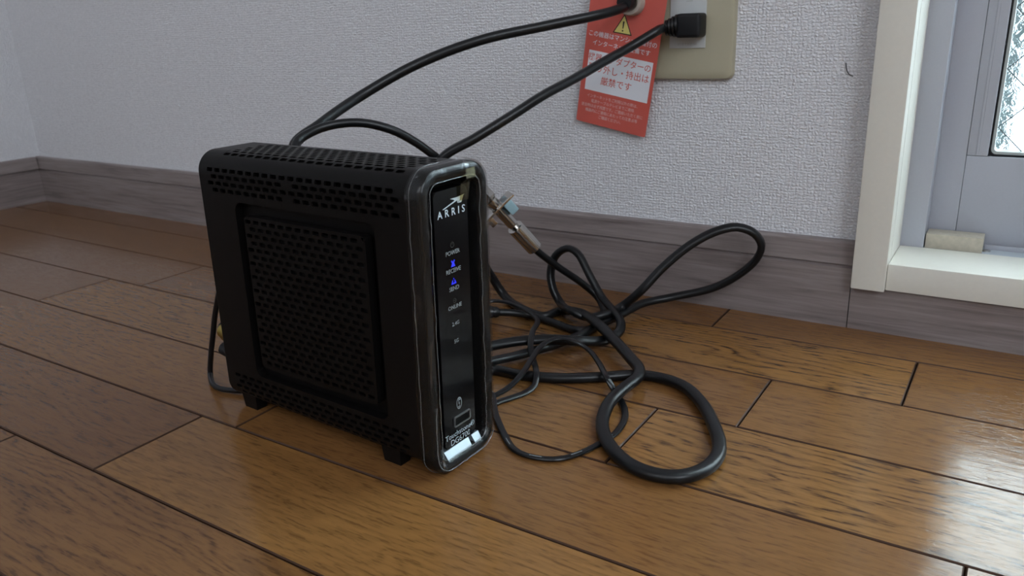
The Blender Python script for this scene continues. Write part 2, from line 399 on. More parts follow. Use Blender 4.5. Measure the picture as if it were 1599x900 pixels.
# ------------------------------------------------------------------ window
win = empty('window_1', (0, 0, 0)); tag(win, kind='structure')
YC = -.018; XI = .1694; ZS = .0615; YB = .050; XO = .1435
XRo, XRi = 1.385, 1.358; ZT = 1.30
box('casing_stile', (XO, YC, .0382), (XI, .0, ZT+.03), CREAM, win, .0012)
box('casing_stile', (XRi, YC, .0382), (XRo, .0, ZT+.03), CREAM, win, .0012)
box('casing_head', (XI+.0002, YC+.002, ZT-.004), (XRi-.0002, 0, ZT+.028), CREAM, win, .0012)
box('casing_sill', (XI+.0002, YC+.004, .0390), (XRi-.0002, YB, ZS), CREAM, win, .0010)
box('reveal_lining', (WX0+.0005, .0003, ZS-.01), (XI, YB, ZT-.006), CREAM, win)
box('reveal_lining', (XRi, .0003, ZS-.01), (XRi+.0015, YB, ZT-.006), CREAM, win)
# aluminium outer frame
box('frame_jamb', (XI-.006, YB, ZS-.012), (.1876, .0755, ZT-.004), ALU, win, .0006)
box('frame_back', (WX0+.0005, .0760, WZ0+.001), (.2088, .105, ZT-.004), ALU, win, .0004)
box('frame_jamb', (XRi-.014, YB, ZS-.012), (XRi, .105, ZT-.004), ALU, win, .0006)
box('frame_sill', (.1877, YB+.0002, WZ0+.001), (XRi-.015, .1190, ZS-.0014), ALU2, win, .0004)
box('frame_track', (.2325, .0700, ZS-.0016), (XRi-.015, .0718, ZS+.0025), ALU, win, .0004)
ys0, ys1 = .0760, .1000
def sash(x0, x1, y0, y1, prefix=''):
    gx0, gx1, gz0, gz1 = x0+.0152, x1-.0152, .1378, ZT-.035
    rail = box('sash_rail', (x0, y0, ZS-.0012), (x1, y1, gz0), ALU, win, .0006)
    box('sash_rail', (x0, y0, gz1), (x1, y1, ZT-.005), ALU, win, .0006)
    for a, b in ((x0, gx0), (gx1, x1)):
        st = box('sash_stile', (a, y0-.0006, gz0+.0003), (b, y1, gz1-.0003), ALU, win, .0007)
        box('rib', (a+(b-a)*.42, y0-.0012, gz0+.001), (a+(b-a)*.56, y0-.0005, gz1-.001), ALU, st, .0003)
    bm = bmesh.new()
    def fr(x0, x1, z0, z1, t, ya, yb):
        o = rrect(x0, x1, z0, z1, .004, 4); q = rrect(x0+t, x1-t, z0+t, z1-t, .0028, 4)
        b = bmesh.new(); ring_prism(b, o, q, ya, yb)
        return b
    R = Matrix(((1, 0, 0, 0), (0, 0, 1, 0), (0, 1, 0, 0), (0, 0, 0, 1)))
    join(bm, fr(gx0, gx1, gz0, gz1, .0016, y0+.002, y1-.002), R); bm_obj('gasket', bm, GASKET, win)
    bm = bmesh.new(); join(bm, fr(gx0+.0016, gx1-.0016, gz0+.0016, gz1-.0016, .0022, y0+.004, y1-.004), R); bm_obj('glazing_bead', bm, RUBBER, win)
    pn = box('pane', (gx0+.002, y0+.010, gz0+.002), (gx1-.002, y0+.0145, gz1-.002), GLASS, win)
    # wire mesh set in the glass: squares standing on a corner
    bm = bmesh.new(); X0, X1, Z0, Z1 = gx0+.004, gx1-.004, gz0+.004, gz1-.004; d = .047
    for sgn in (1, -1):
        c = -3.0
        while c < 3.0:
            c += d
            P = []
            for X in (X0, X1):
                z = sgn*(X-X0)+c+.012
                if Z0 <= z <= Z1: P.append((X, z))
            for Z in (Z0, Z1):
                x = X0+sgn*(Z-c-.012)
                if X0 < x < X1: P.append((x, Z))
            if len(P) >= 2:
                a, b = Vector((P[0][0], y0+.0092, P[0][1])), Vector((P[1][0], y0+.0092, P[1][1]))
                if (a-b).length > .005: sweep(bm, [a, b], circ(.00042, 4), Vector((0, 1, 0)))
    o = bm_obj('wire_mesh', bm, plain('dark_wire', (.05, .06, .06), .5), win); tag(o, kind='stuff')
sash(.2091, .7750, ys0, ys1)
sash(.7600, XRi-.0145, ys1+.001, ys1+.019)
lathe('screw', [(.0001, -.0005), (.0032, -.0004), (.0030, .0006), (.0016, .0011), (.0003, .0011)], (.2343, .0640, ZS-.0011), (0, 0, 1), STEEL, win, 16)
tag(box('exterior_wall', (-.4, .30, -.6), (.2335, .36, 2.2), EXT), kind='structure')
o = box('wood_block', (.1885, .0535, ZS-.0012), (.2315, .0735, ZS+.0115), BLOCKW, None, .0005)
tag(o, 'small raw wooden block wedged on the window sill track', 'wood block')

# ------------------------------------------------------------------ outlet plate, plug, tag
pl = empty('outlet_plate', (-.0258, 0, .2051)); tag(pl, 'beige wall socket plate with grey metal insert above the baseboard', 'wall socket')
def rel(o, root):              # keep world coordinates of a mesh built in world space under an Empty
    o.parent = root; o.matrix_parent_inverse = root.matrix_basis.inverted(); return o
bpy.context.view_layer.update()
def wp(root):                  # post-function turning world coordinates into the root's
    bpy.context.view_layer.update(); mi = root.matrix_basis.inverted()
    return lambda v: mi @ Vector(v)
PP = wp(pl)
bm = bmesh.new(); b = bmesh.new()
zb, zt = .2051, .3550; xa, xb = -.0830, .0314
R = Matrix(((1, 0, 0, 0), (0, 0, -1, 0), (0, 1, 0, 0), (0, 0, 0, 1)))     # (x, z, depth) -> (x, -depth, z)
L = [(rrect(xa, xb, zb, zt, .006, 5), 0), (rrect(xa, xb, zb, zt, .006, 5), .0035), (rrect(xa+.0012, xb-.0012, zb+.0012, zt-.0012, .005, 5), .0058), (rrect(xa+.0045, xb-.0045, zb+.0045, zt-.0045, .004, 5), .0068)]
rg = [[b.verts.new((x, z, d)) for x, z in c] for c, d in L]
for A, B in zip(rg, rg[1:]):
    for i in range(len(A)): b.faces.new((A[i], A[(i+1) % len(A)], B[(i+1) % len(A)], B[i]))
b.faces.new(rg[0][::-1]); b.faces.new(rg[-1])
join(bm, b, R); bm_obj('cover', bm, BEIGE, pl, True, PP)
mod = box('socket_module', (-.0252, -.0078, .2318), (.0070, -.0060, .3290), MODULE, pl, .0004, post=PP)
tb = text_bm('2口まで合計15A', .0024, spacing=1.0); bm = bmesh.new(); join(bm, tb, Matrix.Translation((-.0090, -.00795, .2352)) @ R)
bm_obj('module_lettering', bm, MODPRINT, pl, post=PP, normals=False)
bm = bmesh.new(); prism(bm, rrect(-.0110, -.0050, .2700, .2704, .0002, 1), .0080, .00785)
for a, c in ((-.0090, .2730), (-.0070, .2730)): prism(bm, rrect(a-.0002, a+.0002, c-.0015, c+.0015, .0001, 1), .0080, .00785)
b2 = bmesh.new(); join(b2, bm, R); bm_obj('socket_symbol', b2, MODPRINT, pl, post=PP)
# coax jack collar
JP = Vector((-.0560, 0, .2715)); JD = Vector((.0, -1, 0))
lathe('coax_jack', [(.0122, .006), (.0120, .010), (.0112, .024), (.0104, .0250), (.0078, .0250), (.0076, .0200)], JP, JD, JACKC, pl, 28).data.transform(Matrix.Translation(-Vector(pl.location)))

# card hanging from the jack
BL = W(900, 187, -.0060); BR = W(1007, 215, -.0060)
u = (BR-BL).normalized(); wid = (BR-BL).length
mid = JP+Vector((0, -.0170, 0))
q = (mid-BL).dot(u); foot = BL+u*q; v = (mid-foot); v = (v-u*v.dot(u)).normalized(); nrm = u.cross(v)
hgt = (mid-foot).length; H_TOP = .034
print('tag w,h', wid, hgt, q, nrm)
TM = Matrix(((u.x, v.x, nrm.x, BL.x), (u.y, v.y, nrm.y, BL.y), (u.z, v.z, nrm.z, BL.z), (0, 0, 0, 1)))
card = bpy.data.objects.new('warning_card', None); card.empty_display_size = .02; card.matrix_world = TM; COL.objects.link(card)
tag(card, 'red laminated card with white Japanese warning text hanging from the coaxial jack', 'warning tag')
HT = hgt+H_TOP; jx, jy = (mid-BL).dot(u), (mid-BL).dot(v)
bm = bmesh.new()
outer = rrect(0, wid, 0, HT, .0016, 5); n = len(outer)
hole = [(jx+.0113*math.cos(math.atan2(y-HT/2, x-wid/2)), jy+.0113*math.sin(math.atan2(y-HT/2, x-wid/2))) for x, y in outer]
ring_prism(bm, outer, hole, -.00025, .00025)
bm_obj('card', bm, RED, card)
def tagtext(s, x, y, size, mat, name, sx=1.0, bold=0.0, sp=1.0):
    bold *= .4
    b = text_bm(s, size, sx, sp, bold); m = bmesh.new(); join(m, b, Matrix.Translation((x, y, .00034))); return bm_obj(name, m, mat, card, normals=False)
cx = wid*.5; k = wid/100.0
bm = bmesh.new(); prism(bm, rrect(wid*.07, wid*.955, 43*k, 93*k, .0001, 1), .00026, .00031); bm_obj('white_panel', bm, WHITE, card)
tagtext('この機器はマンション備付の', cx, 113*k, 7.4*k, WHITE, 'lettering', .98, .00004)
tagtext('インターネット設備です', cx, 102.5*k, 7.4*k, WHITE, 'lettering', .98, .00004)
tagtext('機器・アダプターの', cx+.5*k, 84.5*k, 10.2*k, RED, 'lettering', .95, .00016)
tagtext('取り外し・持出は', cx+1*k, 71.5*k, 11.2*k, RED, 'lettering', .95, .00016)
tagtext('厳禁です', cx, 57*k, 11.2*k, RED, 'lettering', .98, .00016)
for i, s in enumerate(['インターネットをご利用以外の際は、', '電源ケーブルテレビまでご連絡', '退去時は必ず残置です。ご連絡いただく前に', '機器内にご連絡にあたっての注意点等', 'ご確認ください。']):
    tagtext(s, cx-1*k, (36-6.3*i)*k, 4.9*k, PINKW, 'lettering', .90, .00002)
bm = bmesh.new(); prism(bm, [(cx-14*k, 119*k), (cx+12*k, 119*k), (cx-1*k, 143*k)], .00026, .00032); bm_obj('warning_triangle', bm, INK, card)
bm = bmesh.new(); prism(bm, [(cx-12*k, 120.2*k), (cx+10*k, 120.2*k), (cx-1*k, 140.6*k)], .0003, .00036); bm_obj('warning_triangle', bm, YEL, card)
bm = bmesh.new(); prism(bm, [(cx-2.1*k, 134*k), (cx+.1*k, 134*k), (cx-.4*k, 125.5*k), (cx-1.6*k, 125.5*k)], .00034, .0004); prism(bm, rrect(cx-2*k, cx, 122*k, 124*k, .9*k, 3), .00034, .0004); bm_obj('exclamation_mark', bm, INK, card)

# ------------------------------------------------------------------ modem
MX, MY, YAW, ML, MT, MH = -0.0211, -0.3765, -0.0535, .1930, .0584, .1853
SB, SL = .0108, .0153
ZB, RC = .0055, .014
modem = empty('modem_router', (MX, MY, 0), YAW); tag(modem, 'black upright slotted plastic modem router wrapped in clear film standing on the floor', 'modem router')
def shear(v): return Vector((v[0]+SL*v[2], v[1]+SB*v[2], v[2]))
HS = MH-ZB-2*RC; QC = math.pi*RC/2; WT = MT-2*RC
def prof(s):                   # s runs up the near side, over the top, down the far side
    # returns y, z, ny, nz
    if s < -QC: return RC+(-QC-s), ZB, 0, -1
    if s < 0: a = -s/RC; return RC-RC*math.cos(a), ZB+RC-RC*math.sin(a), -math.cos(a), -math.sin(a)
    if s <= HS: return 0, ZB+RC+s, -1, 0
    s -= HS
    if s < QC: a = s/RC; return RC-RC*math.cos(a), MH-RC+RC*math.sin(a), -math.cos(a), math.sin(a)
    s -= QC
    if s <= WT: return RC+s, MH, 0, 1
    s -= WT
    if s < QC: a = s/RC; return MT-RC+RC*math.sin(a), MH-RC+RC*math.cos(a), math.sin(a), math.cos(a)
    s -= QC
    if s <= HS: return MT, MH-RC-s, 1, 0
    s -= HS
    a = min(s/RC, math.pi/2); return MT-RC+RC*math.cos(a), ZB+RC-RC*math.sin(a), math.cos(a), -math.sin(a)
def S3(l, s, d=0):
    y, z, ny, nz = prof(s); return Vector((-l, y-ny*d, z-nz*d))
L0, L1 = .003, ML
shell = bmesh.new()
def grid(bm, us, ss, f):
    V = [[bm.verts.new(f(u_, s_)) for s_ in ss] for u_ in us]
    for i in range(len(us)-1):
        for j in range(len(ss)-1): bm.faces.new((V[i][j], V[i+1][j], V[i+1][j+1], V[i][j+1]))
def lin(a, b, n): return [a+(b-a)*i/n for i in range(n+1)]
def perf(bm, f, u0, u1, s0, rows, pu, ps, hw, hh, skip=lambda u_, r: False, depth=.0014):
    # rows of staggered slots; f(u, s, d) -> point at depth d under the surface
    for r in range(rows):
        sa, sb = s0+r*ps, s0+(r+1)*ps; sc = (sa+sb)/2
        off = pu/2 if r % 2 else 0.0
        nc = int((u1-u0-off+1e-7)/pu); edges = [u0]
        a = u0+off
        if off: grid(bm, [u0, a], [sa, sb], lambda x, y: f(x, y, 0))
        for c in range(nc):
            ua, ub = a+c*pu, a+(c+1)*pu; uc = (ua+ub)/2
            out = [(ua, sa), (uc, sa), (ub, sa), (ub, sc), (ub, sb), (uc, sb), (ua, sb), (ua, sc)]
            if skip(uc, r): bm.faces.new([bm.verts.new(f(x, y, 0)) for x, y in out]); continue
            q = hh*.55
            inn = [(uc-hw+q*.35, sc-hh+q*.2), (uc, sc-hh), (uc+hw-q*.35, sc-hh+q*.2), (uc+hw, sc), (uc+hw-q*.35, sc+hh-q*.2), (uc, sc+hh), (uc-hw+q*.35, sc+hh-q*.2), (uc-hw, sc)]
            O = [bm.verts.new(f(x, y, 0)) for x, y in out]; I = [bm.verts.new(f(x, y, 0)) for x, y in inn]; D = [bm.verts.new(f(x, y, depth)) for x, y in inn]
            for i in range(8):
                j = (i+1) % 8; bm.faces.new((O[i], O[j], I[j], I[i])); bm.faces.new((I[i], I[j], D[j], D[i]))
        a = a+nc*pu
        if u1-a > 1e-6: grid(bm, [a, u1], [sa, sb], lambda x, y: f(x, y, 0))
f0 = lambda l, s: S3(l, s)
PU, PS = .00815, .00445
# s bands: bottom face | bottom vents | side with recess | top vents on side | roundover | top vents | far side
sb0, sb1 = -.0125, -.0125+5*.0044
st0 = HS+.1745-(MH-RC)-PS*3.5; st1 = st0+4*PS
tt0 = HS+QC*.62; nrow_t = 8; tt1 = tt0+nrow_t*PS*1.02
END = HS*2+QC*4+WT-.0001
def frange(a, b, d): return lin(a, b, max(1, int(round((b-a)/d))))
grid(shell, [L0, L1], [-QC-(MT-2*RC), -QC]+frange(-QC, sb0, .002)[1:], f0)
perf(shell, S3, .0140, .0140+21*PU, sb0, 5, PU, .0044, .0029, .00125)
grid(shell, [L0, .0140], frange(sb0, sb1, .002), f0); grid(shell, [.0140+21*PU, L1], frange(sb0, sb1, .002), f0)
perf(shell, S3, .0100, .0100+21.5*PU, st0, 4, PU, PS, .0030, .0014, lambda u_, r: abs(u_-.1022) < (.0045 if r % 2 == 0 else .0008))
grid(shell, [L0, .0100], frange(st0, st1, .002), f0); grid(shell, [.0100+21.5*PU, L1], frange(st0, st1, .002), f0)
grid(shell, [L0, L1], frange(st1, tt0, .0012), f0)
perf(shell, S3, .0120, .0120+20*PU, tt0, nrow_t, PU, PS*1.02, .0030, .0014, lambda u_, r: abs(u_-.0965) < .0008)
grid(shell, [L0, .0120], frange(tt0, tt1, .0015), f0); grid(shell, [.0120+20*PU, L1], frange(tt0, tt1, .0015), f0)
grid(shell, [L0, L1], frange(tt1, HS+2*QC+WT, .0015), f0); grid(shell, [L0, L1], [HS+2*QC+WT, 2*HS+2*QC+WT], f0)
grid(shell, [L0, L1], frange(2*HS+2*QC+WT, END, .002), f0)
# side face with the recess
zlo, zhi = ZB+RC+sb1, ZB+RC+st0
rec = rrect(.0312, .1582, .0315, .1549, .0065, 5)
b = bmesh.new()
O = [b.verts.new((-x, 0, z)) for x, z in ((L0, zlo), (L1, zlo), (L1, zhi), (L0, zhi))]; I = [b.verts.new((-x, 0, z)) for x, z in rec]
E_ = [b.edges.new((O[i], O[(i+1) % 4])) for i in range(4)]+[b.edges.new((I[i], I[(i+1) % len(I)])) for i in range(len(I))]
bmesh.ops.triangle_fill(b, use_beauty=True, use_dissolve=False, edges=E_, normal=(0, -1, 0))
join(shell, b)
A = [shell.verts.new((-x, 0, z)) for x, z in rec]; B = [shell.verts.new((-x, .0065, z)) for x, z in rec]
for i in range(len(A)): shell.faces.new((A[i], A[(i+1) % len(A)], B[(i+1) % len(A)], B[i]))
shell.faces.new(B)
# rear cap
cs = [s_ for s_ in frange(-QC, 0, .002)+[HS]+frange(HS, HS+QC, .002)[1:]+[HS+QC+WT]+frange(HS+QC+WT, HS+2*QC+WT, .002)[1:]+[2*HS+2*QC+WT]+frange(2*HS+2*QC+WT, END, .002)[1:]]
r0 = [shell.verts.new(S3(L1, s_)) for s_ in cs]; r1 = [shell.verts.new(S3(L1+.0025, s_, .0015)) for s_ in cs]
for i in range(len(cs)): j = (i+1) % len(cs); shell.faces.new((r0[i], r0[j], r1[j], r1[i]))
shell.faces.new(r1)
bmesh.ops.remove_doubles(shell, verts=shell.verts, dist=.00003)
shell.normal_update()
for f_ in shell.faces:
    c_ = f_.calc_center_median()
    if abs(f_.normal.x) < .5 and f_.normal.dot(Vector((0, c_.y-MT/2, (c_.z-MH/2)*.3))) < 0: f_.normal_flip()
case = bm_obj('case', shell, BLACK, modem, True, shear, normals=False)
# dark box added inside so the slots look shaded
bm = bmesh.new(); ins = rrect(.0085, MT-.0085, ZB+.0035, MH-.0030, .006, 4)
b = bmesh.new(); prism(b, ins, .012, ML-.004)
join(bm, b, Matrix(((0, 0, -1, 0), (1, 0, 0, 0), (0, 1, 0, 0), (0, 0, 0, 1)))); bm_obj('slot_shade_box', bm, BLACK2, modem, post=shear)
# raised slotted side panel in the recess
bm = bmesh.new()
pl0, pl1, pz0, pz1 = .0386, .1490, .0404, .1466
def fp(u_, s_, d): return Vector((-u_, -.0008+d, s_))
ncol = 13; PUP = .00812; pu0 = .1433+PUP/2-13.0*PUP; pu1 = pu0+13.0*PUP; NR = 22; PSP = .00468; ps0 = .1433+PSP/2-NR*PSP
perf(bm, fp, pu0-PUP*.25, pu1+PUP*.25, ps0, NR, PUP, PSP, .0029, .00135)
fr_out = rrect(pl0, pl1, pz0, pz1, .003, 4)
b = bmesh.new(); O = [b.verts.new((-x, -.0008, z)) for x, z in fr_out]; I = [b.verts.new((-x, -.0008, z)) for x, z in ((pu0-PUP*.25, ps0), (pu1+PUP*.25, ps0), (pu1+PUP*.25, ps0+NR*PSP), (pu0-PUP*.25, ps0+NR*PSP))]
E_ = [b.edges.new((O[i], O[(i+1) % len(O)])) for i in range(len(O))]+[b.edges.new((I[i], I[(i+1) % 4])) for i in range(4)]
bmesh.ops.triangle_fill(b, use_beauty=True, edges=E_, normal=(0, -1, 0)); join(bm, b)
A = [bm.verts.new((-x, -.0008, z)) for x, z in fr_out]; B = [bm.verts.new((-x, .0048, z)) for x, z in fr_out]
for i in range(len(A)): bm.faces.new((A[i], A[(i+1) % len(A)], B[(i+1) % len(A)], B[i]))
bm.faces.new(B)
bmesh.ops.remove_doubles(bm, verts=bm.verts, dist=.00003)
bm_obj('side_panel', bm, BLACK, modem, True, shear)
box('panel_mount', (-.12, .0049, .07), (-.07, .0064, .12), BLACK2, modem, post=shear)
box('panel_backing', (-pl1+.004, .0012, pz0+.004), (-pl0-.004, .0045, pz1-.004), BLACK2, modem, post=shear)
# feet
for l0, l1 in ((.0262, .0425), (.1675, .1835)):
    for y0, y1 in ((.0025, .0135), (MT-.0135, MT-.0025)):
        bm = bmesh.new(); vs = []
        for z, e in ((.0, .0012), (.0135, 0)):
            vs.append([bm.verts.new((-x, y, z)) for x, y in ((l1-e, y0+e), (l0+e, y0+e), (l0+e, y1-e), (l1-e, y1-e))])
        bm.faces.new(vs[0][::-1]); bm.faces.new(vs[1])
        for i in range(4): bm.faces.new((vs[0][i], vs[0][(i+1) % 4], vs[1][(i+1) % 4], vs[1][i]))
        bm_obj('foot', bm, BLACK, modem, post=lambda v: shear(v) if v[2] > .001 else Vector(v))
# front bezel: rounded hoop
FR = Matrix(((0, 0, 1, 0), (1, 0, 0, 0), (0, 1, 0, 0), (0, 0, 0, 1)))       # (y, z, x) -> local
bm = bmesh.new(); ZB0 = .0012; MH1 = MH+.0004
sects = [(-.0055, 0, .0), (.0020, 0, 0), (.0036, .0006, 0), (.0043, .0018, 0), (.0043, .0060, 1), (.0036, .0072, 1), (.0015, .0078, 1), (-.0085, .0080, 1)]
RG = []
for x, off, _ in sects:
    RG.append([bm.verts.new((x, y, z)) for y, z in rrect(off-.0004, MT+.0004-off, ZB0+off, MH1-off, max(.006, RC+.001-off), 8)])
for A, B in zip(RG, RG[1:]+[RG[0]]):
    for i in range(len(A)): bm.faces.new((A[i], A[(i+1) % len(A)], B[(i+1) % len(A)], B[i]))
bezel = bm_obj('bezel', bm, PIANO, modem, True, shear)
bm = bmesh.new(); b = bmesh.new(); prism(b, rrect(.0070, MT-.0070, .0090, MH-.0075, .007, 6), -.0100, -.0085); join(bm, b, FR); bm_obj('bezel_back', bm, BLACK2, modem, post=shear)
bm = bmesh.new(); b = bmesh.new(); prism(b, rrect(.0146, .0438, .0136, .1722, .0028, 5), -.0085, .0006); join(bm, b, FR)
bmesh.ops.bevel(bm, geom=[e for e in bm.edges if all(v.co.x > 0 for v in e.verts)], offset=.0004, segments=2, affect='EDGES')
disp = bm_obj('display_panel', bm, PLATE, modem, True, shear)
# silver chin under the display, sloping to the bezel lip
bm = bmesh.new()
for y0, y1 in ((.0130, .0362), (.0392, .0462)):
    q = [bm.verts.new(p) for p in ((.0006, y0, .0132), (.0006, y1, .0132), (.0038, y1-.0004, .0082), (.0038, y0+.0004, .0082))]
    q2 = [bm.verts.new(p) for p in ((-.004, y0, .0125), (-.004, y1, .0125), (-.004, y1, .0082), (-.004, y0, .0082))]
    bm.faces.new(q); bm.faces.new(q2[::-1])
    for i in range(4): bm.faces.new((q[i], q[(i+1) % 4], q2[(i+1) % 4], q2[i]))
bm_obj('chin_strip', bm, CHIN, modem, post=shear)
def front_text(s, y, z, size, mat, name, wid_=None, sp=1.0, bold=0.0):
    b = text_bm(s, size, 1.0, sp, bold)
    if wid_:
        xs = [v_.co.x for v_ in b.verts]; k_ = wid_/(max(xs)-min(xs)); c_ = (max(xs)+min(xs))/2
        for v_ in b.verts: v_.co.x = (v_.co.x-c_)*k_; m = bmesh.new(); join(m, b, Matrix.Translation((.00078, y, z)) @ FR); return bm_obj(name, m, mat, disp, normals=False, post=shear)
front_text('ARRIS', .0294, .1586, .0060, PRINT, 'brand_lettering', .0262, 1.7, .00010)
for s, z, sz, wd in (('POWER', .1352, .0036, .0096), ('RECEIVE', .1244, .0036, .0116), ('SEND', .1136, .0036, .0076), ('ONLINE', .1024, .0034, .0098), ('2.4G', .0919, .0034, .0056), ('5G', .0808, .0034, .0033)):
    front_text(s, .0290, z, sz, PRINTG, 'indicator_lettering', wd, 1, .00006)
front_text('Touchstone®', .0287, .0210, .0050, PRINT, 'model_lettering', .0227)
front_text('DG6700', .0288, .0162, .0054, PRINT, 'model_lettering', .0166)
def front_shape(polys, mat, name, x=.00078, th=.00008):
    m = bmesh.new()
    for poly in polys:
        b = bmesh.new(); prism(b, poly, x-th, x); join(m, b, FR)
    return bm_obj(name, m, mat, disp, post=shear)
def lg(u_, v_): return (.0149+(u_-45)/430*.0286, .1722-((v_-60)-(u_-45)*-.17)/5900*.0*0-(v_-(98-(u_-45)*.165))/8.186/3.13*.001*2.62)
arrow = [(155, 292), (318, 190), (296, 178), (255, 175), (298, 156), (345, 150), (440, 112), (345, 180), (322, 196), (335, 205), (325, 215), (168, 292)]
AT = lambda u_, v_: (.0218+(u_-155)*(.0415-.0218)/(440-155), .1615+((292-.27*(u_-155))-v_)*(.0054/103))
front_shape([[AT(*p) for p in ((155, 292), (318, 186), (345, 186), (168, 294))], [AT(*p) for p in ((255, 174), (345, 150), (348, 186), (318, 196), (300, 182))], [AT(*p) for p in ((345, 150), (440, 112), (345, 215))], [AT(*p) for p in ((350, 216), (425, 130), (395, 205))]], PRINT, 'brand_emblem')
def ringp(cy, cz, r, t, n=20, sx=1.0, a0=0, a1=360):
    P = []
    for i in range(n+1): a = math.radians(a0+(a1-a0)*i/n); P.append((cy+r*sx*math.cos(a), cz+r*math.sin(a)))
    out = []
    for i in range(n):
        a, b_ = math.radians(a0+(a1-a0)*i/n), math.radians(a0+(a1-a0)*(i+1)/n)
        out.append([(cy+r*sx*math.cos(a), cz+r*math.sin(a)), (cy+r*sx*math.cos(b_), cz+r*math.sin(b_)), (cy+(r-t)*sx*math.cos(b_), cz+(r-t)*math.sin(b_)), (cy+(r-t)*sx*math.cos(a), cz+(r-t)*math.sin(a))])
    return out
front_shape(ringp(.0289, .1398, .0017, .0004, 16, 1, 110, 430)+[rrect(.0287, .0291, .1398, .1419, .0001, 1)], DIM, 'power_icon')
front_shape([[(.0272, .1302), (.0279, .1309), (.0289, .1296), (.0299, .1309), (.0306, .1302), (.0298, .1290), (.0308, .1268), (.0270, .1268), (.0280, .1290)]], BLUE, 'receive_icon')
front_shape([[(.0289, .1202), (.0294, .1192), (.0284, .1192)], [(.0276, .1187), (.0284, .1187), (.0280, .1166), (.0268, .1166)], [(.0294, .1187), (.0302, .1187), (.0310, .1166), (.0298, .1166)], [(.0268, .1172), (.0310, .1172), (.0310, .1163), (.0268, .1163)]], BLUE, 'send_icon')
front_shape(ringp(.0289, .1062, .0015, .0004, 14)+[rrect(.0280, .0298, .1060, .1064, .0001, 1)], DIM, 'online_icon')
front_shape(ringp(.0289, .0400, .0040, .0008, 24, .62), PRINTG, 'pairing_icon')
front_shape([[(.0292, .0432), (.0280, .0418), (.0286, .0418), (.0281, .0392), (.0289, .0402), (.0287, .0418), (.0300, .0418)], [(.0286, .0368), (.0298, .0382), (.0292, .0382), (.0297, .0408), (.0289, .0398), (.0291, .0382), (.0278, .0382)]], PRINTG, 'pairing_icon')
# pairing button in a frame
bm = bmesh.new(); b = bmesh.new(); ring_prism(b, rrect(.0231, .0386, .0256, .0324, .0012, 3), rrect(.0239, .0378, .0264, .0316, .0008, 3), .0006, .0015); join(bm, b, FR)
fb = bm_obj('button_frame', bm, plain('grey_button_frame', (.09, .09, .09), .3), disp, post=shear)
bm = bmesh.new(); b = bmesh.new(); prism(b, rrect(.0242, .0375, .0267, .0313, .0007, 3), .0006, .0012); join(bm, b, FR); bm_obj('button', bm, BLACK2, disp, post=shear)
for z in (.1388, .1278, .1160):
    box('led_leak_glow', (-.0050, .0130, z-.0030), (-.0030, .0144, z+.0030), BLUE2, modem, post=shear)  # glowing strips stand in for blue LED light leaking beside the display
# crinkled clear film round the bezel
bm = bmesh.new()
base = [(-.0060, -.0010), (-.0030, -.0013), (.0005, -.0012), (.0030, -.0009), (.0048, .0004), (.0056, .0022), (.0055, .0042), (.0052, .0062), (.0038, .0078), (.0010, .0086)]
ref = rrect(0, MT, ZB0, MH1, RC+.001, 9)
P = []
for i in range(len(ref)):
    a, c = Vector(ref[i]), Vector(ref[(i+1) % len(ref)]); k_ = max(1, int((c-a).length/.0022))
    for j in range(k_): P.append(a.lerp(c, j/k_))
N = len(P); rings = []
for i, p in enumerate(P):
    t = (P[(i+1) % N]-P[i-1]).normalized(); inn = Vector((-t.y, t.x))
    R_ = []
    for j, (x, o_) in enumerate(base):
        nz = noise.noise(Vector((p.x*160, p.y*160, j*.9)))*.0006+noise.noise(Vector((p.x*500, p.y*500, j*1.7+9)))*.00035
        q = p+inn*(o_-abs(nz)*.6); xx = x+abs(nz)*1.2
        zz = max(.0003, q.y)
        R_.append(bm.verts.new((xx, q.x, zz)))
    rings.append(R_)
for i in range(N):
    A, B = rings[i], rings[(i+1) % N]
    for j in range(len(base)-1): bm.faces.new((A[j], B[j], B[j+1], A[j+1]))
rings_co = [[v_.co.copy() for v_ in R_] for R_ in rings]
film = bm_obj('protective_film', bm, FILM, modem, True, shear); film['label'] = 'crinkled clear film wrapped round the front rim'
for jx_, nm in ((1, 0), (5, 2), (8, 3)):
    m_ = bmesh.new(); pts_ = []
    for i in range(N+1):
        c_ = rings_co[i % N][jx_]; e_ = noise.noise(Vector((c_.y*90, c_.z*90, jx_*3.1)))*.0007
        pts_.append(Vector((c_.x+.0003+e_*.6, c_.y+e_*.8, max(.0006, c_.z+abs(e_)*.4))))
    st_ = (jx_*17) % N; pts_ = pts_[st_:-1]+pts_[:st_+1]
    keep = pts_ if jx_ == 8 else pts_[:int(N*(.55 if jx_ == 1 else .22))]
    sweep(m_, keep, circ(.00022, 5)); bm_obj('film_crease_glint', m_, CREASE, modem, True, shear)
bm = bmesh.new()
vs = [(.0056, .0375, .1822), (.0060, .0452, .1822), (.0062, .0372, .1765), (.0066, .0450, .1767), (.0024, .0368, .1735), (.0026, .0446, .1732), (.0016, .0362, .1640), (.0017, .0436, .1636)]
V = [bm.verts.new(v) for v in vs]
for i in (0, 2, 4): bm.faces.new((V[i], V[i+1], V[i+3], V[i+2]))
tp = bm_obj('tape', bm, TAPE, modem, post=shear); tp['label'] = 'strip of clear yellowed tape'
so = tp.modifiers.new('s', 'SOLIDIFY'); so.thickness = .0001

# ------------------------------------------------------------------ cables
RCX = .0042
def P_(lst):
    out = []
    for q in lst:
        if q[0] == 'f': out.append(F(q[1], q[2], q[3]))
        elif q[0] == 'w': out.append(W(q[1], q[2], q[3]))
        else: out.append(Vector(q[1:]))
    return out
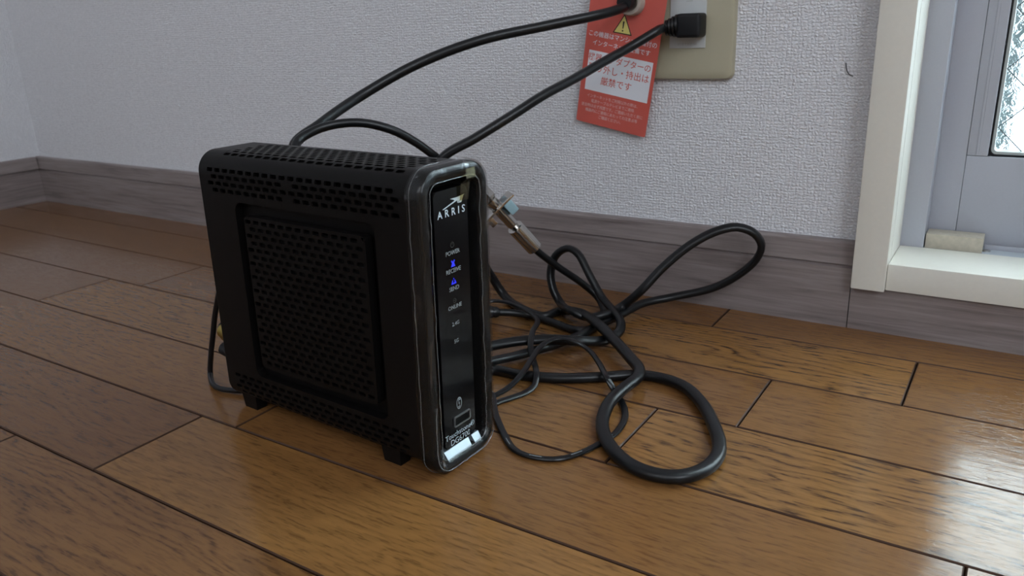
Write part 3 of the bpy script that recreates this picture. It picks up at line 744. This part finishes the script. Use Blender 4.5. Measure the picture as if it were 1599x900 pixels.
# modem local point -> world
cyw, syw = math.cos(YAW), math.sin(YAW)
def mw(x, y, z):
    v = shear((x, y, z)); return Vector((MX+v.x*cyw-v.y*syw, MY+v.x*syw+v.y*cyw, v.z))
# 1 coaxial cable, wall jack -> back of modem
ca = empty('coaxial_cable', tuple(JP+Vector((0, -.03, 0)))); tag(ca, 'black coaxial cable arching from the wall jack above the red card to the modem', 'cable')
PC = wp(ca)
def shiftc(o, post):
    for v_ in o.data.vertices: v_.co = post(v_.co)
    return o
ptsA = P_([('p', JP.x, -.020, JP.z), ('w', 970, 13, -.040), ('w', 940, 22, -.060), ('w', 850, 41, -.095), ('w', 750, 63, -.130), ('w', 650, 101, -.165), ('w', 560, 152, -.205), ('w', 500, 194, -.245), ('w', 458, 232, -.275)])
rear = mw(-ML-.0185, .0130, .0500); port = mw(-ML-.0026, .0130, .0500)
ptsA += [mw(-.165, MT+.018, .13), mw(-ML-.010, MT+.012, .095), mw(-ML-.0215, MT-.012, .070), mw(-ML-.0262, .034, .0555), mw(-ML-.0245, .0175, .0501), rear]
shiftc(cable('cable', ptsA, circ(RCX, 12), CABLE, ca), PC)
shiftc(lathe('plug_nut', [(.0036, 0), (.0070, .0005), (.0070, .007), (.0048, .0075), (.0046, .011), (.0036, .0112)], JP+Vector((0, -.036, 0)), (0, 1, 0), GASKET, ca, 12), PC)
shiftc(lathe('jack_thread', [(.0050, 0), (.0058, .0005), (.0058, .012), (.0050, .0125)], JP+Vector((0, -.0285, 0)), (0, 1, 0), CHROME, ca, 20), PC)
shiftc(lathe('brass_connector', [(.0042, 0), (.0055, .001), (.0055, .006), (.0072, .0065), (.0072, .015), (.0045, .0165), (.0045, .0175)], rear-Vector((.001, 0, 0)), port-rear, BRASS, ca, 20), PC)['label'] = 'round brass connector'

# 2 coaxial lead with the grounding connector
gl_ = empty('grounded_coaxial_lead', (0, 0, 0)); 
C0, C1 = W(752, 299, -.155), W(835, 388, -.110)
gl_.location = F(905, 516, 0); tag(gl_, 'black coaxial lead with a shiny nickel grounding connector leaning behind the modem', 'cable'); PG = wp(gl_)
ax = (C1-C0).normalized(); LC = (C1-C0).length
side = CF.cross(ax).normalized(); upv = side.cross(ax).normalized()
ptsB = [mw(-.120, MT+.007, .10), mw(-.145, MT+.010, .15)]+P_([('w', 462, 226, -.285), ('w', 485, 207, -.270), ('w', 520, 195, -.255), ('w', 565, 192, -.240), ('w', 612, 203, -.225), ('w', 650, 223, -.210), ('w', 690, 252, -.190)])+[C0-ax*.012, C0-ax*.002]
shiftc(cable('cable', ptsB, circ(.0034, 12), CABLE, gl_), PG)
def seg(name, a, b_, prof_, mat, n=24):
    p0 = C0+ax*LC*a; shiftc(lathe(name, [(r*1.15, h*LC*(b_-a)) for r, h in prof_], p0, ax, mat, gl_, n), PG)
seg('connector_nut', -.10, .14, [(.0045, 0), (.0062, .05), (.0062, .9), (.0050, 1)], CHROME, 6)
seg('connector_barrel', .14, .60, [(.0050, 0), (.0050, .2), (.0042, .24), (.0042, .9), (.0034, 1)], CHROME)
seg('ferrule', .60, 1.0, [(.0040, 0), (.0063, .03), (.0063, .97), (.0045, 1)], CHROME)
# ground clamp plate across the barrel, with tab and screw
cp = C0+ax*LC*.27
def obox(name, c, X, Y, Z, hx, hy, hz, mat, bev=.0004):
    bm = bmesh.new(); add_box(bm, (-hx, -hy, -hz), (hx, hy, hz), bev)
    m = Matrix(((X.x, Y.x, Z.x, c.x), (X.y, Y.y, Z.y, c.y), (X.z, Y.z, Z.z, c.z), (0, 0, 0, 1)))
    for v_ in bm.verts: v_.co = m @ v_.co
    return shiftc(bm_obj(name, bm, mat, gl_, True), PG)
obox('clamp_plate', cp+side*.001, side, ax, upv, .0185, .0010, .0058, CHROME, .0003)
obox('clamp_tab', cp-side*.0090+ax*.0065, side, ax, upv, .0042, .0075, .0055, BLUERING, .0012)['label'] = 'pale blue tab'
obox('clamp_block', cp+side*.0115+ax*.0055, side, ax, upv, .0030, .0048, .0034, CHROME, .0008)
shiftc(lathe('ground_screw', [(.0014, 0), (.0014, .009), (.0026, .0092), (.0026, .0115), (.0010, .012)], cp+side*.0115+ax*.0055-upv*.001, (side+ax*.3).normalized(), CHROME, gl_, 12), PG)
zf = .0034
ptsG = [C1-ax*.003, C1+ax*.004]+P_([('w', 870, 416, -.088), ('w', 908, 442, -.070), ('f', 933, 464, .012), ('f', 942, 483, .0045), ('f', 938, 502, .0042), ('f', 922, 514, .0042), ('f', 903, 516, .0042), ('f', 864, 504, .0042), ('f', 833, 494, .0055), ('f', 800, 489, .010), ('f', 775, 488, .012)])
shiftc(cable('cable', ptsG, circ(.0033, 12), CABLE, gl_), PG)
pe = ptsG[-1]; pd = (ptsG[-1]-ptsG[-2]).normalized()
shiftc(lathe('strain_relief', [(.0035, -.003), (.0052, 0), (.0048, .003), (.0056, .0035), (.0056, .009), (.0044, .0095), (.0044, .030)], pe, pd, CORD, gl_, 16), PG)

# 3 mains cord: wall plug -> behind modem -> loops on the floor
mc = empty('mains_cable', tuple(F(1000, 580, 0))); tag(mc, 'thick black power cable plugged into the wall socket and looped across the floor', 'power cable'); PM = wp(mc)
TW = twin(.0045, .0038)
plug_c = W(1076.5, 40, -.027)
p0 = Vector((plug_c.x-.020, -.0195, plug_c.z-.0005))
ptsM = [p0, p0+Vector((-.006, -.003, -.0012))]+P_([('w', 1030, 46, -.034), ('w', 985, 73, -.052), ('w', 940, 98, -.078), ('w', 895, 124, -.105), ('w', 850, 148, -.130), ('w', 800, 180, -.155), ('w', 740, 217, -.180), ('w', 695, 243, -.195)])
ptsM += P_([('w', 672, 275, -.200), ('w', 690, 340, -.170), ('w', 740, 388, -.120), ('w', 765, 428, -.094), ('w', 787, 461, -.088), ('f', 815, 482, .006), ('f', 849, 493.5, .0045), ('f', 874, 486, .0045), ('f', 900, 487, .010), ('f', 927, 501, .013), ('f', 958, 530, .012), ('f', 985, 560, .010),
            ('f', 998, 577, .0095), ('f', 995, 590, .0095), ('f', 975, 606, .0085), ('f', 953, 627, .006), ('f', 941, 655, .0045), ('f', 943, 678, .0045), ('f', 957, 703, .0045), ('f', 985, 727, .0045), ('f', 1020, 741, .0045), ('f', 1060, 745, .0045), ('f', 1095, 736, .0045), ('f', 1118, 717, .0045),
            ('f', 1123, 694, .0045), ('f', 1113, 661, .0045), ('f', 1095, 629, .0045), ('f', 1065, 602, .0045), ('f', 1025, 589, .0040), ('f', 990, 586, .0036), ('f', 940, 589, .0036), ('f', 880, 591, .0036), ('f', 820, 587, .0036), ('f', 764, 579, .0040)])
ptsM1 = ptsM+[mw(-.060, MT+.022, .0036), mw(-.100, MT+.020, .0036)]
ptsM2 = P_([('p', *mw(-.085, MT+.012, .0110)), ('f', 761, 566, .0085), ('f', 802, 557, .006), ('f', 845, 545, .0045), ('f', 874, 536, .0055), ('f', 905, 524, .0065), ('f', 936, 507, .0062), ('f', 970, 491, .007), ('w', 1004, 474, -.056), ('w', 1051, 464, -.036), ('w', 1113, 450, -.026), ('w', 1154, 429, -.024), ('w', 1181, 405, -.024), ('w', 1189, 383, -.026),
            ('w', 1177, 364, -.030), ('w', 1151, 355, -.036), ('w', 1122, 360, -.044), ('w', 1082, 380, -.054), ('w', 1036, 417, -.066), ('w', 1001, 454, -.078), ('f', 970, 479.5, .012), ('f', 942, 492, .012), ('f', 914, 495.5, .010), ('f', 893, 486, .015), ('w', 874, 472, -.082), ('w', 863, 450, -.080), ('w', 860, 424, -.076), ('w', 868, 399, -.073), ('w', 886, 388, -.072),
            ('w', 902, 396, -.074), ('w', 920, 429, -.079), ('w', 939, 463, -.084), ('f', 957, 485, .013), ('f', 969, 502, .010), ('f', 966, 519, .007), ('f', 942, 532, .006), ('f', 902, 532.5, .0110), ('f', 858, 530, .0112), ('f', 810, 533, .0112), ('f', 760, 542, .0112), ('p', *mw(-.110, MT+.020, .016))])
ptsM2.append(mw(-.150, MT+.008, .030))
shiftc(cable('cable', ptsM1, TW, CABLE, mc), PM)
shiftc(cable('cable', ptsM2, twin(.0042, .0034), CABLE, mc), PM)
# plug
bm = bmesh.new(); add_box(bm, (plug_c.x-.0125, -.0265, plug_c.z-.0098), (plug_c.x+.0085, -.0081, plug_c.z+.0098), .0032, 3)
shiftc(bm_obj('plug', bm, GASKET, mc, True), PM)
for i in range(4):
    r_ = .0098-.0011*i
    shiftc(lathe('relief_ring', [(r_*.8, 0), (r_, .0006), (r_, .0026), (r_*.8, .0032)], Vector((plug_c.x-.0118-.0030*i, -.0180-.0007*i, plug_c.z-.0004*i)), (-1, -.18, -.12), CORD, mc, 18), PM)
box('blade', (plug_c.x-.006, -.0082, plug_c.z-.004), (plug_c.x-.0045, -.0079, plug_c.z+.004), STEEL, mc, post=PM)

# 4 thin low voltage cords
TH = twin(.0024, .0014, 12)
def thin(name, lst, label, extra=(), sec=TH):
    e = empty(name, tuple(P_(lst)[len(lst)//2])); e.location.z = 0; tag(e, label, 'cable'); pf = wp(e)
    shiftc(cable('cable', P_(lst)+list(extra), sec, CORD, e), pf); return e, pf
T1 = [('p', *mw(-.040, MT+.010, .006)), ('f', 763, 612, .0060), ('f', 774, 648, .0030), ('f', 789, 682, .0016), ('f', 804, 703, .0016), ('f', 832, 714, .0016), ('f', 872, 717, .0016), ('f', 908, 707, .0016), ('f', 938, 692, .0016), ('f', 961, 677, .0016), ('f', 975, 656, .0016), ('f', 974, 635, .0016), ('f', 962, 614, .0024), ('f', 950, 595, .0105), ('f', 935, 567, .0110), ('f', 917, 545, .0105),
      ('f', 896, 533, .0165), ('f', 869, 529, .0175), ('f', 847, 539, .0160), ('f', 829, 563, .0120), ('f', 812, 588, .0090), ('f', 791, 608, .0040), ('f', 766, 621, .0030), ('p', *mw(-.030, MT+.010, .004))]
e1, pf1 = thin('thin_twin_cord', T1, 'thin black twin cord in a wide loop across the floor right of the modem')
T2 = [('p', *mw(-.120, MT+.025, .012)), ('f', 757, 472, .020), ('f', 787, 471.5, .0195), ('f', 817, 482, .0155), ('f', 838, 498, .0120), ('f', 831, 520, .0165), ('f', 828.5, 545, .0130), ('f', 833, 563, .0080), ('f', 837.5, 584, .0082), ('f', 835, 602, .0030), ('f', 822, 613, .0016), ('f', 798, 622, .0016), ('f', 772, 631, .0016), ('p', *mw(-.022, MT+.008, .0018))]
thin('thin_twin_cord', T2, 'thin black cord in a small S bend close to the right side of the modem')
# white printed dashes on the nearest cord
dash = bmesh.new(); sp = spline(P_(T1[2:11]), .002)
for i in range(18, len(sp)-4, 13):
    t = (sp[i+1]-sp[i-1]).normalized(); s_ = t.cross(Vector((0, 0, 1)))
    seg_ = [sp[j]+Vector((0, 0, .0015))+s_*.0006 for j in (i-2, i, i+2)]
    sweep(dash, seg_, [(-.0003, -.0001), (.0003, -.0001), (.0003, .0001), (-.0003, .0001)])
shiftc(bm_obj('printed_dashes', dash, PRINTG, e1), pf1)
T3 = [('p', *mw(-ML-.002, .040, .118)), ('p', *mw(-ML-.010, .034, .112))]
lp = [(341, 455), (336, 490), (333, 520), (329.5, 553), (328.3, 583), (332, 600), (343, 607)]
T3 = [('p', *mw(-ML-.003, .020, .125)), ('p', *mw(-ML-.008, .018, .110))]+[('w', x, y, -.345) for x, y in lp[1:5]]+[('f', 333, 601, .0030), ('f', 345, 607.5, .0026), ('f', 363, 610, .0026), ('p', *mw(-ML+.020, .025, .0045)), ('p', *mw(-ML+.060, .030, .0050))]
thin('thin_round_cord', T3, 'thin black cord hanging in a loop behind the left rear edge of the modem', sec=circ(.0021, 10))
# black plug in the back of the modem
pb = empty('power_connector', tuple(mw(-ML-.0027, .0115, .0365))); tag(pb, 'small black right-angle plug sticking out of the rear of the modem', 'plug'); PB = wp(pb)
a_ = mw(-ML-.0195, .0105, .0375); b_ = mw(-ML-.0027, .0115, .0345)
shiftc(lathe('plug_body', [(.0030, 0), (.0050, .002), (.0052, .014), (.0040, .020)], a_, b_-a_, GASKET, pb, 14), PB)
shiftc(lathe('plug_sleeve', [(.0022, 0), (.0034, .001), (.0030, .012)], a_+(b_-a_)*.15+Vector((0, .0, 0)), (-.2, 1, -.6), GASKET, pb, 12), PB)

# short dark thread stuck on the wallpaper
th = empty('thread', tuple(W(1328, 118, -.0010))); tag(th, 'short dark curled thread stuck to the wallpaper left of the window frame', 'thread'); PT = wp(th)
shiftc(cable('strand', P_([('w', 1321, 98, -.0012), ('w', 1322, 108, -.0014), ('w', 1326, 116, -.0012), ('w', 1332, 119, -.0010)]), circ(.0004, 5), INK, th, step=.001), PT)
